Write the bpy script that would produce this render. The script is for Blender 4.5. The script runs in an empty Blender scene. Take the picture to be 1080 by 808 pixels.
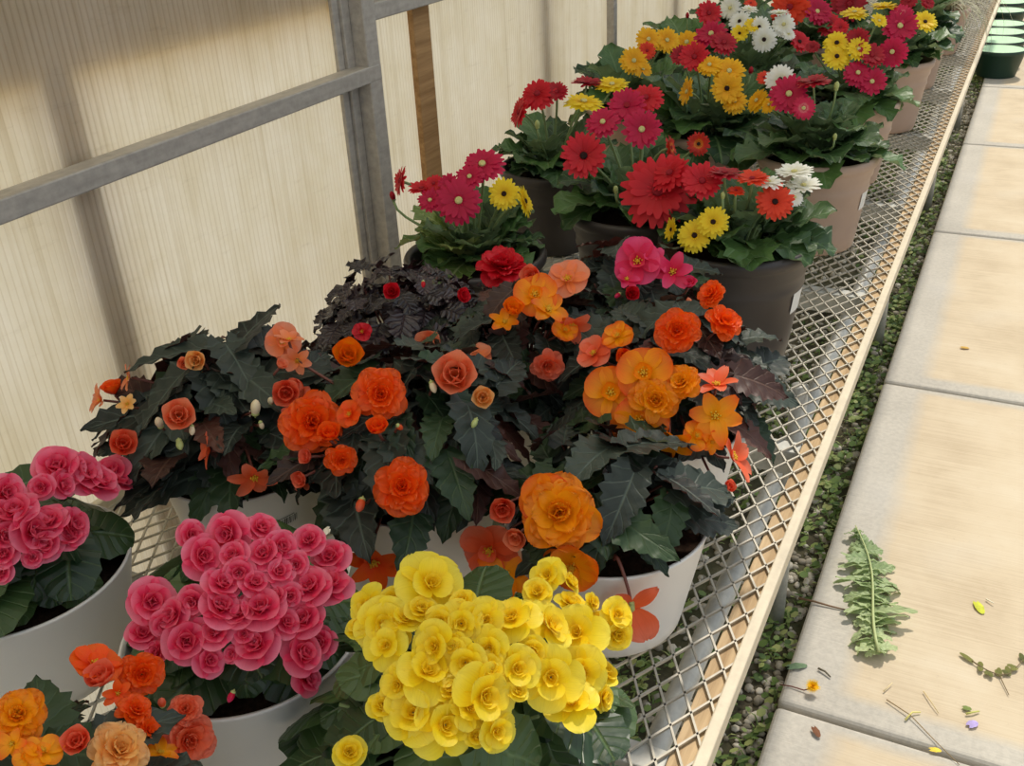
import bpy, math, random
from mathutils import Vector, Matrix, Quaternion
PI = math.pi
V = Vector
COL = bpy.context.scene.collection
SC = bpy.context.scene

# ------------------------------------------------------------------ camera
ROT = Matrix(((0.8972135269443925, -0.17216901799588086, 0.40665183672318245),
              (0.43908076453893735, 0.4459748306394014, -0.7799452113117046),
              (-0.047074082889696875, 0.878330393233942, 0.47573075477795496)))
FPX = 1048.77
EYE = V((0, 0, 1.6))

def ray(px, py):
    return (ROT @ V((px - 540, -(py - 404), -FPX))).normalized()

def at(px, py, z):
    r = ray(px, py)
    return EYE + r * ((z - EYE.z) / r.z)

def wallpt(px, py, x):
    r = ray(px, py)
    return EYE + r * ((x - EYE.x) / r.x)

def depth(P):
    return -(ROT.transposed() @ (P - EYE)).z

cam = bpy.data.cameras.new('camera')
camo = bpy.data.objects.new('camera', cam)
COL.objects.link(camo)
camo.matrix_world = Matrix.Translation(EYE) @ ROT.to_4x4()
cam.sensor_width = 36
cam.lens = FPX / 1080 * 36
cam.clip_start = 0.02
SC.camera = camo

# ------------------------------------------------------------------ helpers
def s2l(c):
    return tuple(((v / 255) / 12.92 if v / 255 <= .04045 else ((v / 255 + .055) / 1.055) ** 2.4) for v in c) + (1,)

class MB:
    def __init__(s):
        s.v = []; s.f = []; s.uv = []; s.at = []; s.mi = []
    def vert(s, p, uv=(0, 0), a=0.0):
        s.v.append(tuple(p)); s.uv.append(uv); s.at.append(a)
        return len(s.v) - 1
    def face(s, idx, m=0):
        s.f.append(idx); s.mi.append(m)
    def grid(s, rows, m=0):
        for i in range(len(rows) - 1):
            for j in range(len(rows[0]) - 1):
                s.face((rows[i][j], rows[i][j + 1], rows[i + 1][j + 1], rows[i + 1][j]), m)
    def box(s, x0, y0, z0, x1, y1, z1, m=0):
        b = [s.vert((x, y, z)) for z in (z0, z1) for y in (y0, y1) for x in (x0, x1)]
        for q in ((0, 2, 3, 1), (4, 5, 7, 6), (0, 1, 5, 4), (2, 6, 7, 3), (0, 4, 6, 2), (1, 3, 7, 5)):
            s.face(tuple(b[i] for i in q), m)
    def lathe(s, prof, n=40, c=(0, 0, 0), m=0, closed=False, a=0.0):
        rows = []
        for (r, z) in prof:
            rows.append([s.vert((c[0] + r * math.cos(2 * PI * k / n), c[1] + r * math.sin(2 * PI * k / n), c[2] + z), (k / n, z), a) for k in range(n)])
        for i in range(len(rows) - 1):
            for k in range(n):
                s.face((rows[i][k], rows[i][(k + 1) % n], rows[i + 1][(k + 1) % n], rows[i + 1][k]), m)
        return rows
    def tube(s, pts, r0, r1=None, n=6, m=0, cap=True):
        r1 = r0 if r1 is None else r1
        rows = []
        N = len(pts)
        for i, p in enumerate(pts):
            d = (pts[min(i + 1, N - 1)] - pts[max(i - 1, 0)])
            d = d.normalized() if d.length > 1e-9 else V((0, 0, 1))
            a = d.orthogonal().normalized() if i == 0 else (a - d * a.dot(d)).normalized()
            b = d.cross(a)
            r = r0 + (r1 - r0) * i / max(1, N - 1)
            rows.append([s.vert(p + a * (r * math.cos(2 * PI * k / n)) + b * (r * math.sin(2 * PI * k / n)), (k / n, i / max(1, N - 1))) for k in range(n)])
        for i in range(N - 1):
            for k in range(n):
                s.face((rows[i][k], rows[i][(k + 1) % n], rows[i + 1][(k + 1) % n], rows[i + 1][k]), m)
        if cap:
            s.face(tuple(reversed(rows[0])), m); s.face(tuple(rows[-1]), m)
    def mesh(s, name, mats, smooth=True):
        me = bpy.data.meshes.new(name)
        me.from_pydata(s.v, [], s.f)
        for m in (mats if isinstance(mats, (list, tuple)) else [mats]):
            me.materials.append(m)
        uvl = me.uv_layers.new(name='UVMap')
        loops = [0] * len(me.loops)
        me.loops.foreach_get('vertex_index', loops)
        flat = []
        for i in loops:
            flat += s.uv[i]
        uvl.data.foreach_set('uv', flat)
        at_ = me.attributes.new('tone', 'FLOAT', 'POINT')
        at_.data.foreach_set('value', s.at)
        me.polygons.foreach_set('material_index', s.mi)
        me.polygons.foreach_set('use_smooth', [smooth] * len(me.polygons))
        me.update()
        return me
    def build(s, name, mats, parent=None, loc=(0, 0, 0), smooth=True):
        return link(name, s.mesh(name, mats, smooth), parent, loc)

def link(name, me, parent=None, loc=(0, 0, 0)):
    o = bpy.data.objects.new(name, me)
    COL.objects.link(o)
    o.location = loc
    if parent: o.parent = parent
    return o

def tag(o, label, cat, group=None):
    o['label'] = label; o['category'] = cat
    if group: o['group'] = group
    return o

def thing(name, label, cat, loc, group=None):
    o = bpy.data.objects.new(name, None)
    o.empty_display_size = .05
    COL.objects.link(o)
    o.location = loc
    return tag(o, label, cat, group)

def struct(o):
    o['kind'] = 'structure'
    return o

def bevelmod(o, w, seg=2):
    b = o.modifiers.new('bevel', 'BEVEL'); b.width = w; b.segments = seg
    b.limit_method = 'ANGLE'
    return o

# ------------------------------------------------------------------ materials
class NT:
    def __init__(s, name):
        s.m = bpy.data.materials.new(name); s.m.use_nodes = True
        s.t = s.m.node_tree; s.t.nodes.clear()
        s.out = s.n('ShaderNodeOutputMaterial')
    def n(s, typ, **kw):
        nd = s.t.nodes.new(typ)
        for k, v in kw.items():
            if k.startswith('_'): setattr(nd, k[1:], v)
            else: nd.inputs[k.replace('__', ' ')].default_value = v
        return nd
    def l(s, a, b): s.t.links.new(a, b)
    def math(s, op, a, b=None, clamp=False):
        nd = s.n('ShaderNodeMath', _operation=op, _use_clamp=clamp)
        for i, x in enumerate((a, b)):
            if x is None: continue
            if isinstance(x, (int, float)): nd.inputs[i].default_value = x
            else: s.l(x, nd.inputs[i])
        return nd.outputs[0]
    def ramp(s, fac, stops, interp='LINEAR'):
        r = s.n('ShaderNodeValToRGB'); r.color_ramp.interpolation = interp
        e = r.color_ramp.elements
        while len(e) < len(stops): e.new(.5)
        for q, (p, c) in zip(e, stops):
            q.position = p; q.color = c if len(c) == 4 else s2l(c)
        s.l(fac, r.inputs[0]); return r.outputs[0]
    def mix(s, fac, a, b, mode='MIX'):
        nd = s.n('ShaderNodeMix', _data_type='RGBA', _blend_type=mode)
        for i, x in ((0, fac), (6, a), (7, b)):
            if isinstance(x, (int, float)): nd.inputs[i].default_value = x
            elif isinstance(x, tuple): nd.inputs[i].default_value = x if len(x) == 4 else s2l(x)
            else: s.l(x, nd.inputs[i])
        return nd.outputs[2]
    def noise(s, vec, scale, detail=3, rough=.5):
        nd = s.n('ShaderNodeTexNoise', Scale=scale, Detail=detail, Roughness=rough)
        if vec is not None: s.l(vec, nd.inputs['Vector'])
        return nd.outputs['Fac']
    def obj(s): return s.n('ShaderNodeTexCoord').outputs['Object']
    def scaled(s, vec, sc):
        m = s.n('ShaderNodeMapping'); m.inputs['Scale'].default_value = sc
        s.l(vec, m.inputs['Vector']); return m.outputs[0]
    def bump(s, h, strength=.3, dist=.002):
        b = s.n('ShaderNodeBump', Strength=strength, Distance=dist); s.l(h, b.inputs['Height']); return b.outputs[0]
    def princ(s, col, rough=.5, metal=0.0, spec=.5, normal=None):
        p = s.n('ShaderNodeBsdfPrincipled')
        for k, x in (('Base Color', col), ('Roughness', rough)):
            if isinstance(x, tuple): p.inputs[k].default_value = x if len(x) == 4 else s2l(x)
            elif isinstance(x, (int, float)): p.inputs[k].default_value = x
            else: s.l(x, p.inputs[k])
        p.inputs['Metallic'].default_value = metal
        p.inputs['Specular IOR Level'].default_value = spec
        if normal is not None: s.l(normal, p.inputs['Normal'])
        return p.outputs[0]
    def transl(s, shader, col, fac):
        t = s.n('ShaderNodeBsdfTranslucent')
        if isinstance(col, tuple): t.inputs[0].default_value = col if len(col) == 4 else s2l(col)
        else: s.l(col, t.inputs[0])
        m = s.n('ShaderNodeMixShader'); m.inputs[0].default_value = fac
        s.l(shader, m.inputs[1]); s.l(t.outputs[0], m.inputs[2]); return m.outputs[0]
    def done(s, shader):
        s.l(shader, s.out.inputs['Surface']); return s.m

def plain(name, col, rough=.5, metal=0, spec=.5, var=.0, scale=20, bump=0):
    t = NT(name); c = s2l(col)
    nrm = None
    if var or bump:
        nz = t.noise(t.obj(), scale, 4)
        lo = tuple(x * (1 - var) for x in c[:3]) + (1,); hi = tuple(min(1, x * (1 + var)) for x in c[:3]) + (1,)
        cc = t.ramp(nz, [(.3, lo), (.7, hi)])
        if bump: nrm = t.bump(nz, bump)
    else: cc = c
    return t.done(t.princ(cc, rough, metal, spec, nrm))

def petal_mat(name, base, mid, tip, inner=None, transl=.35, rough=.45, streak=.25):
    """base->tip colour along the petal, 'inner' colour for the inner whorls, fine radial streaks"""
    t = NT(name)
    uv = t.n('ShaderNodeTexCoord').outputs['UV']
    sep = t.n('ShaderNodeSeparateXYZ'); t.l(uv, sep.inputs[0])
    c = t.ramp(sep.outputs[1], [(0, base), (.5, mid), (1, tip)])
    at_ = t.n('ShaderNodeAttribute', _attribute_name='tone').outputs['Fac']
    if inner: c = t.mix(t.math('MULTIPLY', at_, .75), c, s2l(inner))
    nz = t.noise(t.scaled(uv, (26, 1.2, 1)), 1.0, 2)
    dark = t.mix(1.0, c, (.72, .66, .66, 1), 'MULTIPLY')
    c = t.mix(t.math('MULTIPLY', t.math('SUBTRACT', nz, .45, True), streak * 4, True), c, dark)
    return t.done(t.transl(t.princ(c, rough, 0, .35, t.bump(nz, .25, .001)), c, transl))

def leaf_mat(name, dark, light, vein, back, rough=.42, transl=.2, veins=7, vw=.09, spec=.5, bumps=.5):
    t = NT(name)
    uv = t.n('ShaderNodeTexCoord').outputs['UV']
    sep = t.n('ShaderNodeSeparateXYZ'); t.l(uv, sep.inputs[0])
    at_ = t.n('ShaderNodeAttribute', _attribute_name='tone').outputs['Fac']
    u = t.math('ABSOLUTE', t.math('SUBTRACT', sep.outputs[0], .5))
    ph = t.math('FRACT', t.math('MULTIPLY', t.math('SUBTRACT', sep.outputs[1], t.math('MULTIPLY', u, .55)), float(veins)))
    d = t.math('ABSOLUTE', t.math('SUBTRACT', ph, .5))           # 0 in the middle of a lateral vein
    lat = t.math('SUBTRACT', 1.0, t.math('DIVIDE', d, vw), True)
    mid = t.math('SUBTRACT', 1.0, t.math('DIVIDE', u, .045), True)
    vn = t.math('MAXIMUM', t.math('MULTIPLY', lat, .55), mid)
    nz = t.noise(t.obj(), 30, 3)
    f = t.math('ADD', t.math('MULTIPLY', at_, .8), t.math('MULTIPLY', nz, .35))
    c = t.ramp(f, [(.15, dark), (.95, light)])
    c = t.mix(t.math('MULTIPLY', vn, .75), c, s2l(vein))
    g = t.n('ShaderNodeNewGeometry').outputs['Backfacing']
    c = t.mix(g, c, s2l(back))
    h = t.math('ADD', t.math('MULTIPLY', vn, -1.0), t.math('MULTIPLY', d, 1.2))
    return t.done(t.transl(t.princ(c, rough, 0, spec, t.bump(h, bumps, .003)), c, transl))

M = {}
M['panel'] = None
def panel_mat():
    t = NT('fluted_polycarbonate')
    o = t.obj(); sep = t.n('ShaderNodeSeparateXYZ'); t.l(o, sep.inputs[0])
    ph = t.math('FRACT', t.math('MULTIPLY', sep.outputs[1], 1 / .0125))
    web = t.math('SUBTRACT', 1.0, t.math('DIVIDE', t.math('ABSOLUTE', t.math('SUBTRACT', ph, .5)), .16), True)
    n1 = t.noise(t.scaled(o, (1, 2.2, 1.6)), 3.5, 5, .6)
    n2 = t.noise(t.scaled(o, (1, 60, 1.3)), 1.0, 3, .6)
    n3 = t.noise(t.scaled(o, (1, 6, 40)), 1.4, 4, .7)
    c = t.ramp(n1, [(.3, (252, 249, 234)), (.72, (236, 229, 203))])
    c = t.mix(t.math('MULTIPLY', web, .30), c, (188, 174, 136))
    c = t.mix(t.math('MULTIPLY', t.math('SUBTRACT', n2, .5, True), 1.3, True), c, (186, 170, 128))
    c = t.mix(t.math('MULTIPLY', t.math('SUBTRACT', n3, .60, True), .9, True), c, (140, 122, 84))
    d = t.n('ShaderNodeBsdfPrincipled', Roughness=.35); t.l(c, d.inputs['Base Color'])
    t.l(t.bump(web, .5, .002), d.inputs['Normal'])
    return t.done(t.transl(d.outputs[0], c, .72))
M['panel'] = panel_mat()

def metal_mat(name, col, var=.25, metal=.35, rough=.5):
    t = NT(name); o = t.obj()
    nz = t.noise(o, 45, 5, .65); n2 = t.noise(t.scaled(o, (1, .12, 1)), 90, 2)
    f = t.math('ADD', t.math('MULTIPLY', nz, .6), t.math('MULTIPLY', n2, .4))
    c = s2l(col)
    cc = t.ramp(f, [(.3, tuple(x * (1 - var) for x in c[:3]) + (1,)), (.7, tuple(min(1, x * (1 + var)) for x in c[:3]) + (1,))])
    return t.done(t.princ(cc, rough, metal, .5, t.bump(nz, .15)))
M['alu'] = metal_mat('weathered_aluminium', (166, 158, 147), .25, .1, .5)
M['galv'] = metal_mat('galvanised_steel', (180, 180, 174), .2, .2, .5)
M['mesh'] = metal_mat('pale_expanded_metal', (184, 178, 164), .22, .2, .55)
M['rail'] = metal_mat('cream_painted_metal', (206, 193, 168), .14, .0, .5)

def wood_mat(name, a, b):
    t = NT(name); o = t.obj()
    nz = t.noise(t.scaled(o, (60, 3, 60)), 1.0, 5, .65)
    return t.done(t.princ(t.ramp(nz, [(.3, a), (.7, b)]), .8, 0, .2, t.bump(nz, .4)))
M['batten'] = wood_mat('weathered_wood', (160, 132, 98), (214, 188, 150))
M['stud'] = wood_mat('brown_timber', (140, 104, 66), (186, 146, 98))

def concrete_mat():
    t = NT('broomed_concrete'); o = t.obj()
    sep = t.n('ShaderNodeSeparateXYZ'); t.l(o, sep.inputs[0])
    x, y = sep.outputs[0], sep.outputs[1]            # object space: x from the left edge, y from the near joint
    wob = t.math('MULTIPLY', t.math('SUBTRACT', t.noise(o, 14, 2), .5), .02)
    bx = t.math('DIVIDE', t.math('SUBTRACT', t.math('ADD', x, wob), .10), .05, True)
    by = t.math('DIVIDE', t.math('SUBTRACT', t.math('ADD', y, wob), .06), .03, True)
    by2 = t.math('DIVIDE', t.math('SUBTRACT', t.math('SUBTRACT', 1.5087 - .02, y), wob), .03, True)
    field = t.math('MULTIPLY', t.math('MULTIPLY', bx, by), by2)
    n1 = t.noise(o, 3.2, 6, .6); n2 = t.noise(o, 70, 4, .7)
    broom = t.noise(t.scaled(o, (2.5, 190, 1)), 1.0, 3, .6)
    f1 = t.ramp(t.math('ADD', t.math('MULTIPLY', n1, .65), t.math('MULTIPLY', broom, .35)), [(.3, (182, 164, 138)), (.5, (206, 190, 164)), (.7, (216, 204, 182))])
    f2 = t.ramp(t.math('ADD', t.math('MULTIPLY', n1, .5), t.math('MULTIPLY', n2, .5)), [(.3, (168, 163, 154)), (.7, (208, 202, 190))])
    c = t.mix(field, f2, f1)
    patch = t.math('MULTIPLY', t.math('SUBTRACT', t.noise(o, 1.7, 3), .54, True), 3.5, True)
    c = t.mix(t.math('MULTIPLY', patch, .6), c, (186, 184, 182))
    spk = t.math('MULTIPLY', t.math('SUBTRACT', n2, .62, True), 4, True)
    c = t.mix(t.math('MULTIPLY', spk, .5), c, (140, 124, 104))
    h = t.math('ADD', broom, t.math('MULTIPLY', n2, .5))
    return t.done(t.princ(c, .85, 0, .2, t.bump(h, .35, .002)))
M['concrete'] = concrete_mat()

def soil_ground():
    t = NT('damp_soil'); o = t.obj()
    n = t.noise(o, 9, 6, .7); n2 = t.noise(o, 2, 3)
    c = t.ramp(n, [(.3, (52, 48, 38)), (.55, (92, 86, 70)), (.75, (136, 128, 108))])
    c = t.mix(t.math('MULTIPLY', t.math('SUBTRACT', n2, .4, True), 2.0, True), c, (72, 84, 46))
    return t.done(t.princ(c, .95, 0, .1, t.bump(n, .6, .01)))
M['ground'] = soil_ground()
M['yard'] = plain('dry_yard_ground', (206, 178, 130), .95, 0, .1, .2, 4)

M['white_pot'] = plain('white_plastic', (226, 222, 216), .42, 0, .45, .03, 8)
M['black_pot'] = plain('black_plastic', (62, 56, 54), .42, 0, .45, .10, 14)
M['black_rim'] = M['black_pot']
M['tan_pot'] = plain('tan_plastic', (178, 152, 134), .5, 0, .4, .07, 10)
M['green_pot'] = plain('dark_green_plastic', (30, 58, 46), .45, 0, .4, .08, 10)
M['mint'] = plain('mint_green_plastic', (186, 226, 184), .5, 0, .3, .08, 9)
M['soil'] = plain('potting_soil', (44, 32, 24), .95, 0, .1, .5, 160, .8)
M['label'] = plain('white_paper', (226, 224, 218), .6)
M['ink'] = plain('black_ink', (30, 30, 30), .6)
M['hole_shade'] = plain('painted_hole_shade', (64, 60, 58), .7)  # shade inside the drain slot, as a flat colour

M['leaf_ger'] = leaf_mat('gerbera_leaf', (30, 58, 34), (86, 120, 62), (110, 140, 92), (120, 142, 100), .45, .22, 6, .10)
M['leaf_ger_lit'] = leaf_mat('gerbera_leaf_painted_lit', (74, 104, 46), (150, 170, 92), (196, 204, 150), (170, 182, 120), .45, .3, 6, .10)  # paler copy of the gerbera leaf, light on it painted into the colour
M['leaf_rieger'] = leaf_mat('round_begonia_leaf', (30, 56, 32), (76, 100, 54), (100, 124, 80), (110, 130, 90), .38, .16, 5, .08)
M['leaf_bronze'] = leaf_mat('bronze_begonia_leaf', (22, 28, 24), (58, 68, 58), (92, 104, 92), (84, 50, 44), .5, .08, 5, .09, .4, .4)
M['leaf_bgreen'] = leaf_mat('dark_green_begonia_leaf', (24, 42, 26), (54, 76, 44), (80, 100, 68), (96, 66, 52), .48, .12, 5, .09, .4, .4)
M['leaf_brown'] = leaf_mat('brown_begonia_leaf', (44, 26, 22), (92, 56, 46), (112, 84, 70), (104, 56, 48), .5, .12, 5, .09, .4, .4)
M['leaf_black'] = leaf_mat('black_begonia_leaf', (26, 18, 20), (62, 48, 52), (74, 58, 62), (70, 34, 36), .35, .05, 6, .1, .6, .8)
M['stem_green'] = plain('pale_green_stem', (128, 148, 96), .6)
M['stem_red'] = plain('reddish_stem', (112, 62, 50), .5)
M['bud_green'] = plain('green_bud', (170, 178, 110), .5, 0, .4, .15, 40)
M['bud_cream'] = plain('cream_bud', (222, 204, 168), .5, 0, .4, .1, 40)

P = {}
P['ger_red'] = petal_mat('red_gerbera_petal', (190, 24, 32), (208, 26, 40), (222, 36, 52))
P['ger_dred'] = petal_mat('dark_red_gerbera_petal', (150, 16, 34), (176, 20, 40), (190, 28, 48))
P['ger_crim'] = petal_mat('crimson_gerbera_petal', (196, 28, 72), (200, 18, 68), (208, 28, 80))
P['ger_pink'] = petal_mat('rose_gerbera_petal', (250, 190, 180), (226, 50, 92), (216, 36, 84))
P['ger_oran'] = petal_mat('orange_red_gerbera_petal', (226, 60, 20), (234, 66, 32), (238, 78, 44))
P['ger_bico'] = petal_mat('bicoloured_gerbera_petal', (246, 206, 60), (216, 60, 30), (186, 36, 32))
P['ger_yell'] = petal_mat('yellow_gerbera_petal', (238, 190, 20), (248, 214, 28), (250, 224, 48))
P['ger_gold'] = petal_mat('golden_gerbera_petal', (238, 168, 10), (248, 186, 16), (250, 198, 30))
P['ger_whit'] = petal_mat('white_gerbera_petal', (240, 236, 200), (246, 244, 232), (250, 250, 244))
P['pink'] = petal_mat('pink_begonia_petal', (216, 36, 76), (246, 78, 120), (254, 146, 170), (234, 42, 88), .35, .4)
P['yellow'] = petal_mat('yellow_begonia_petal', (246, 206, 16), (254, 228, 36), (255, 236, 84), (252, 214, 16), .35, .45)
P['orange'] = petal_mat('orange_begonia_petal', (244, 70, 8), (252, 92, 14), (252, 106, 26), (254, 98, 12))
P['yorange'] = petal_mat('yellow_orange_begonia_petal', (254, 186, 8), (254, 156, 10), (250, 104, 16), (254, 172, 10))
P['yello'] = petal_mat('amber_begonia_petal', (254, 184, 12), (254, 172, 16), (252, 136, 20), (254, 180, 20))
P['peach'] = petal_mat('peach_begonia_petal', (250, 170, 60), (252, 188, 100), (252, 200, 140), (252, 190, 90))
P['salmon'] = petal_mat('salmon_begonia_petal', (252, 150, 66), (250, 142, 90), (250, 158, 124), (252, 160, 96))
P['coral'] = petal_mat('coral_begonia_petal', (246, 104, 50), (246, 108, 66), (248, 134, 104), (246, 110, 60))
P['red'] = petal_mat('scarlet_begonia_petal', (206, 20, 36), (222, 26, 44), (232, 40, 56), (214, 20, 36))
P['hotpink'] = petal_mat('hot_pink_begonia_petal', (226, 30, 70), (236, 40, 96), (246, 84, 134), (236, 60, 60))
P['centre_dark'] = plain('dark_flower_disc', (46, 26, 24), .8, 0, .2, .4, 300, .5)
P['centre_pale'] = plain('pale_green_flower_disc', (206, 196, 130), .8, 0, .2, .3, 300, .5)
P['centre_red'] = plain('red_flower_disc', (150, 34, 44), .8, 0, .2, .3, 300, .5)
P['stamen'] = plain('yellow_stamens', (250, 190, 50), .6, 0, .3, .2, 200, .5)

# ------------------------------------------------------------------ flower meshes
def petal(mb, az, L, W, pitch, curl, cup, r0, z0, tone, n=5, m=2, shape='round', ruffle=0., ph=0., off=(0, 0)):
    e = V((math.cos(az), math.sin(az), 0)); sd = V((-math.sin(az), math.cos(az), 0)); up = V((0, 0, 1))
    pos = e * r0 + up * z0 + V((off[0], off[1], 0))
    rows = []
    tprev = 0
    for i in range(n + 1):
        t = i / n
        if shape == 'round': t = 1 - (1 - t) ** 1.6
        a = pitch + curl * t
        d = e * math.cos(a) + up * math.sin(a)
        N = -e * math.sin(a) + up * math.cos(a)
        if i: pos = pos + d * (L * (t - tprev))
        tprev = t
        if shape == 'ger':
            w = min(1, .42 + t * 1.5) * (1 if t < .75 else math.sqrt(max(.04, 1 - ((t - .75) / .27) ** 2)))
        elif shape == 'long':
            w = math.sin(PI * (.1 + .82 * t)) ** .8
        else:
            w = .28 + .72 * math.sin(PI / 2 * min(1, t / .55)) if t < .55 else math.sqrt(max(.03, 1 - ((t - .55) / .46) ** 2))
        w *= W
        row = []
        for j in range(-m, m + 1):
            s = j / m
            p = pos + sd * (s * w) + N * (cup * s * s * w + ruffle * t * t * math.sin(s * 7 + ph + i) * L)
            row.append(mb.vert(p, (s * .5 + .5, t), tone))
        rows.append(row)
    mb.grid(rows)

def disc(mb, r, z, h, n=12):
    rows = mb.lathe([(r, z), (r * .92, z + h * .7), (r * .55, z + h), (r * .2, z + h * .8)], n)
    mb.face(tuple(rows[-1]))

def gerbera_mesh(rng, double=True, cup=.0):
    mb = MB()
    n1 = 23
    for k in range(n1):
        petal(mb, 2 * PI * k / n1 + rng.uniform(-.07, .07), .86 * rng.uniform(.93, 1.06), .125, .12 + cup + rng.uniform(-.09, .09), -.25 + cup * .3 + rng.uniform(-.15, .15), -.10, .10, 0, 0.0, 4, 1, 'ger')
    n2 = 17
    for k in range(n2):
        petal(mb, 2 * PI * (k + .5) / n2 + rng.uniform(-.09, .09), .66 * rng.uniform(.85, 1.1), .115, .30 + cup + rng.uniform(-.1, .1), -.20, -.10, .10, .02, .25, 4, 1, 'ger')
    for k in range(14):
        petal(mb, 2 * PI * k / 14, .16, .035, .7, -.3, 0, .13, .03, .5, 2, 1, 'ger')
    return mb

def begonia_mesh(kind, rng):
    mb = MB()
    if kind == 'rose':                     # small double rieger flower
        a0 = rng.uniform(0, 6)
        for ring, (n, L, W, pitch, curl, cup, r0, z0) in enumerate(((4, 1.0, .72, .16, -.22, .22, .03, 0), (4, .84, .62, .42, .05, .35, .03, .04), (4, .62, .48, .75, .35, .5, .04, .06), (4, .42, .34, 1.05, .5, .7, .04, .08), (3, .27, .22, 1.3, .5, .9, .02, .1))):
            for k in range(n):
                petal(mb, a0 + ring * .75 + 2 * PI * k / n + rng.uniform(-.15, .15), L * rng.uniform(.92, 1.08), W * rng.uniform(.92, 1.08), pitch + rng.uniform(-.12, .12), curl, cup, r0, z0, ring / 4, 6, 2, 'round', .02, rng.uniform(0, 6))
    elif kind == 'open':                   # broad flat outer petals round a small double heart
        a0 = rng.uniform(0, 6)
        for ring, (n, L, W, pitch, curl, cup, r0, z0) in enumerate(((4, 1.05, .66, .12, -.25, .15, .03, 0), (3, .74, .5, .45, -.1, .3, .03, .03), (4, .40, .26, .8, .2, .5, .04, .05), (3, .24, .17, 1.1, .3, .6, .03, .07))):
            for k in range(n):
                petal(mb, a0 + ring * .75 + 2 * PI * k / n + rng.uniform(-.22, .22), L * rng.uniform(.85, 1.1), W * rng.uniform(.9, 1.1), pitch + rng.uniform(-.22, .22), curl, cup, r0, z0, ring / 4, 6, 3, 'round', .04, rng.uniform(0, 6))
    elif kind == 'ruffle':                 # big ruffled double
        a0 = rng.uniform(0, 6)
        for ring, (n, L, W, pitch, curl, cup, r0, z0) in enumerate(((7, 1.0, .44, .02, -.15, .25, .05, 0), (8, .88, .38, .32, -.1, .3, .05, .04), (7, .70, .32, .62, .0, .35, .06, .08), (6, .50, .27, .95, .2, .4, .05, .1), (4, .34, .2, 1.25, .3, .5, .02, .12))):
            for k in range(n):
                petal(mb, a0 + ring * .5 + 2 * PI * k / n + rng.uniform(-.2, .2), L * rng.uniform(.88, 1.08), W * rng.uniform(.8, 1.2), pitch + rng.uniform(-.28, .28), curl + rng.uniform(-.2, .2), cup, r0, z0, ring / 4, 6, 3, 'round', .075, rng.uniform(0, 6))
    elif kind == 'single':                 # open, four or five broad petals
        n = 5; a0 = rng.uniform(0, 6)
        for k in range(n):
            petal(mb, a0 + 2 * PI * k / n + rng.uniform(-.12, .12), (.98 if k % 2 else .88) * rng.uniform(.92, 1.06), .60, .28 + rng.uniform(-.15, .15), -.25, .25, .03, 0, 0., 6, 3, 'round', .03, rng.uniform(0, 6))
        for k in range(4):
            petal(mb, a0 + .6 + 2 * PI * k / 4, .42, .24, .75, .1, .4, .04, .03, .5, 4, 2, 'round', .03, k)
    elif kind == 'cup':                    # half open bowl
        a0 = rng.uniform(0, 6)
        for ring, (n, L, W, pitch) in enumerate(((4, 1.15, .62, .55), (4, .95, .52, .85), (3, .7, .4, 1.1))):
            for k in range(n):
                petal(mb, a0 + ring * .7 + 2 * PI * k / n, L, W, pitch, .55, .5, .04, .02 * ring, ring / 4, 6, 2, 'round', .01, k)
    elif kind == 'hang':                   # loose flower with long parted petals
        n = 6; a0 = rng.uniform(0, 6)
        for k in range(n):
            petal(mb, a0 + 2 * PI * k / n + rng.uniform(-.25, .25), rng.uniform(.85, 1.1), .30, .55 + rng.uniform(-.3, .25), -.5, .25, .03, 0, (k % 2) * .3, 6, 2, 'long', .03, rng.uniform(0, 6))
    return mb

FMESH = {}
def flower_mesh(kind, col, variant):
    key = (kind, col, variant)
    if key not in FMESH:
        rng = random.Random(hash((kind, variant)) % 1000 if False else sum(map(ord, kind)) * 7 + variant * 31)
        mb = gerbera_mesh(rng, True, (0, .12, -.12)[variant % 3]) if kind == 'ger' else begonia_mesh(kind, rng)
        FMESH[key] = mb.mesh('flower', P[col])
    return FMESH[key]

CMESH = {}
def centre_mesh(kind, mat):
    key = (kind, mat)
    if key not in CMESH:
        mb = MB()
        if kind == 'ger': disc(mb, .155, .05, .075, 12)
        else:
            rng = random.Random(5)
            for k in range(14):
                a = 2.4 * k; r = .012 * k
                q = V((r * math.cos(a), r * math.sin(a), .06))
                mb.tube([q, q + V((r * .25 * math.cos(a), r * .25 * math.sin(a), .13))], .026, .034, 5)
        CMESH[key] = mb.mesh('flower_centre', P[mat])
    return CMESH[key]

def frame(n, spin=0):
    n = n.normalized()
    q = V((0, 0, 1)).rotation_difference(n)
    return q @ Quaternion((0, 0, 1), spin)

def put_flower(root, w, R, n, kind, col, centre=None, rng=random, name='flower'):
    o = link(name, flower_mesh(kind, col, rng.randrange(3)), root)
    o.location = w - V(root.location)
    o.rotation_mode = 'QUATERNION'
    o.rotation_quaternion = frame(n, rng.uniform(0, 6))
    o.scale = (R, R, R)
    if centre:
        c = link('flower_centre', centre_mesh(kind, centre), o)
    return o

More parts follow.
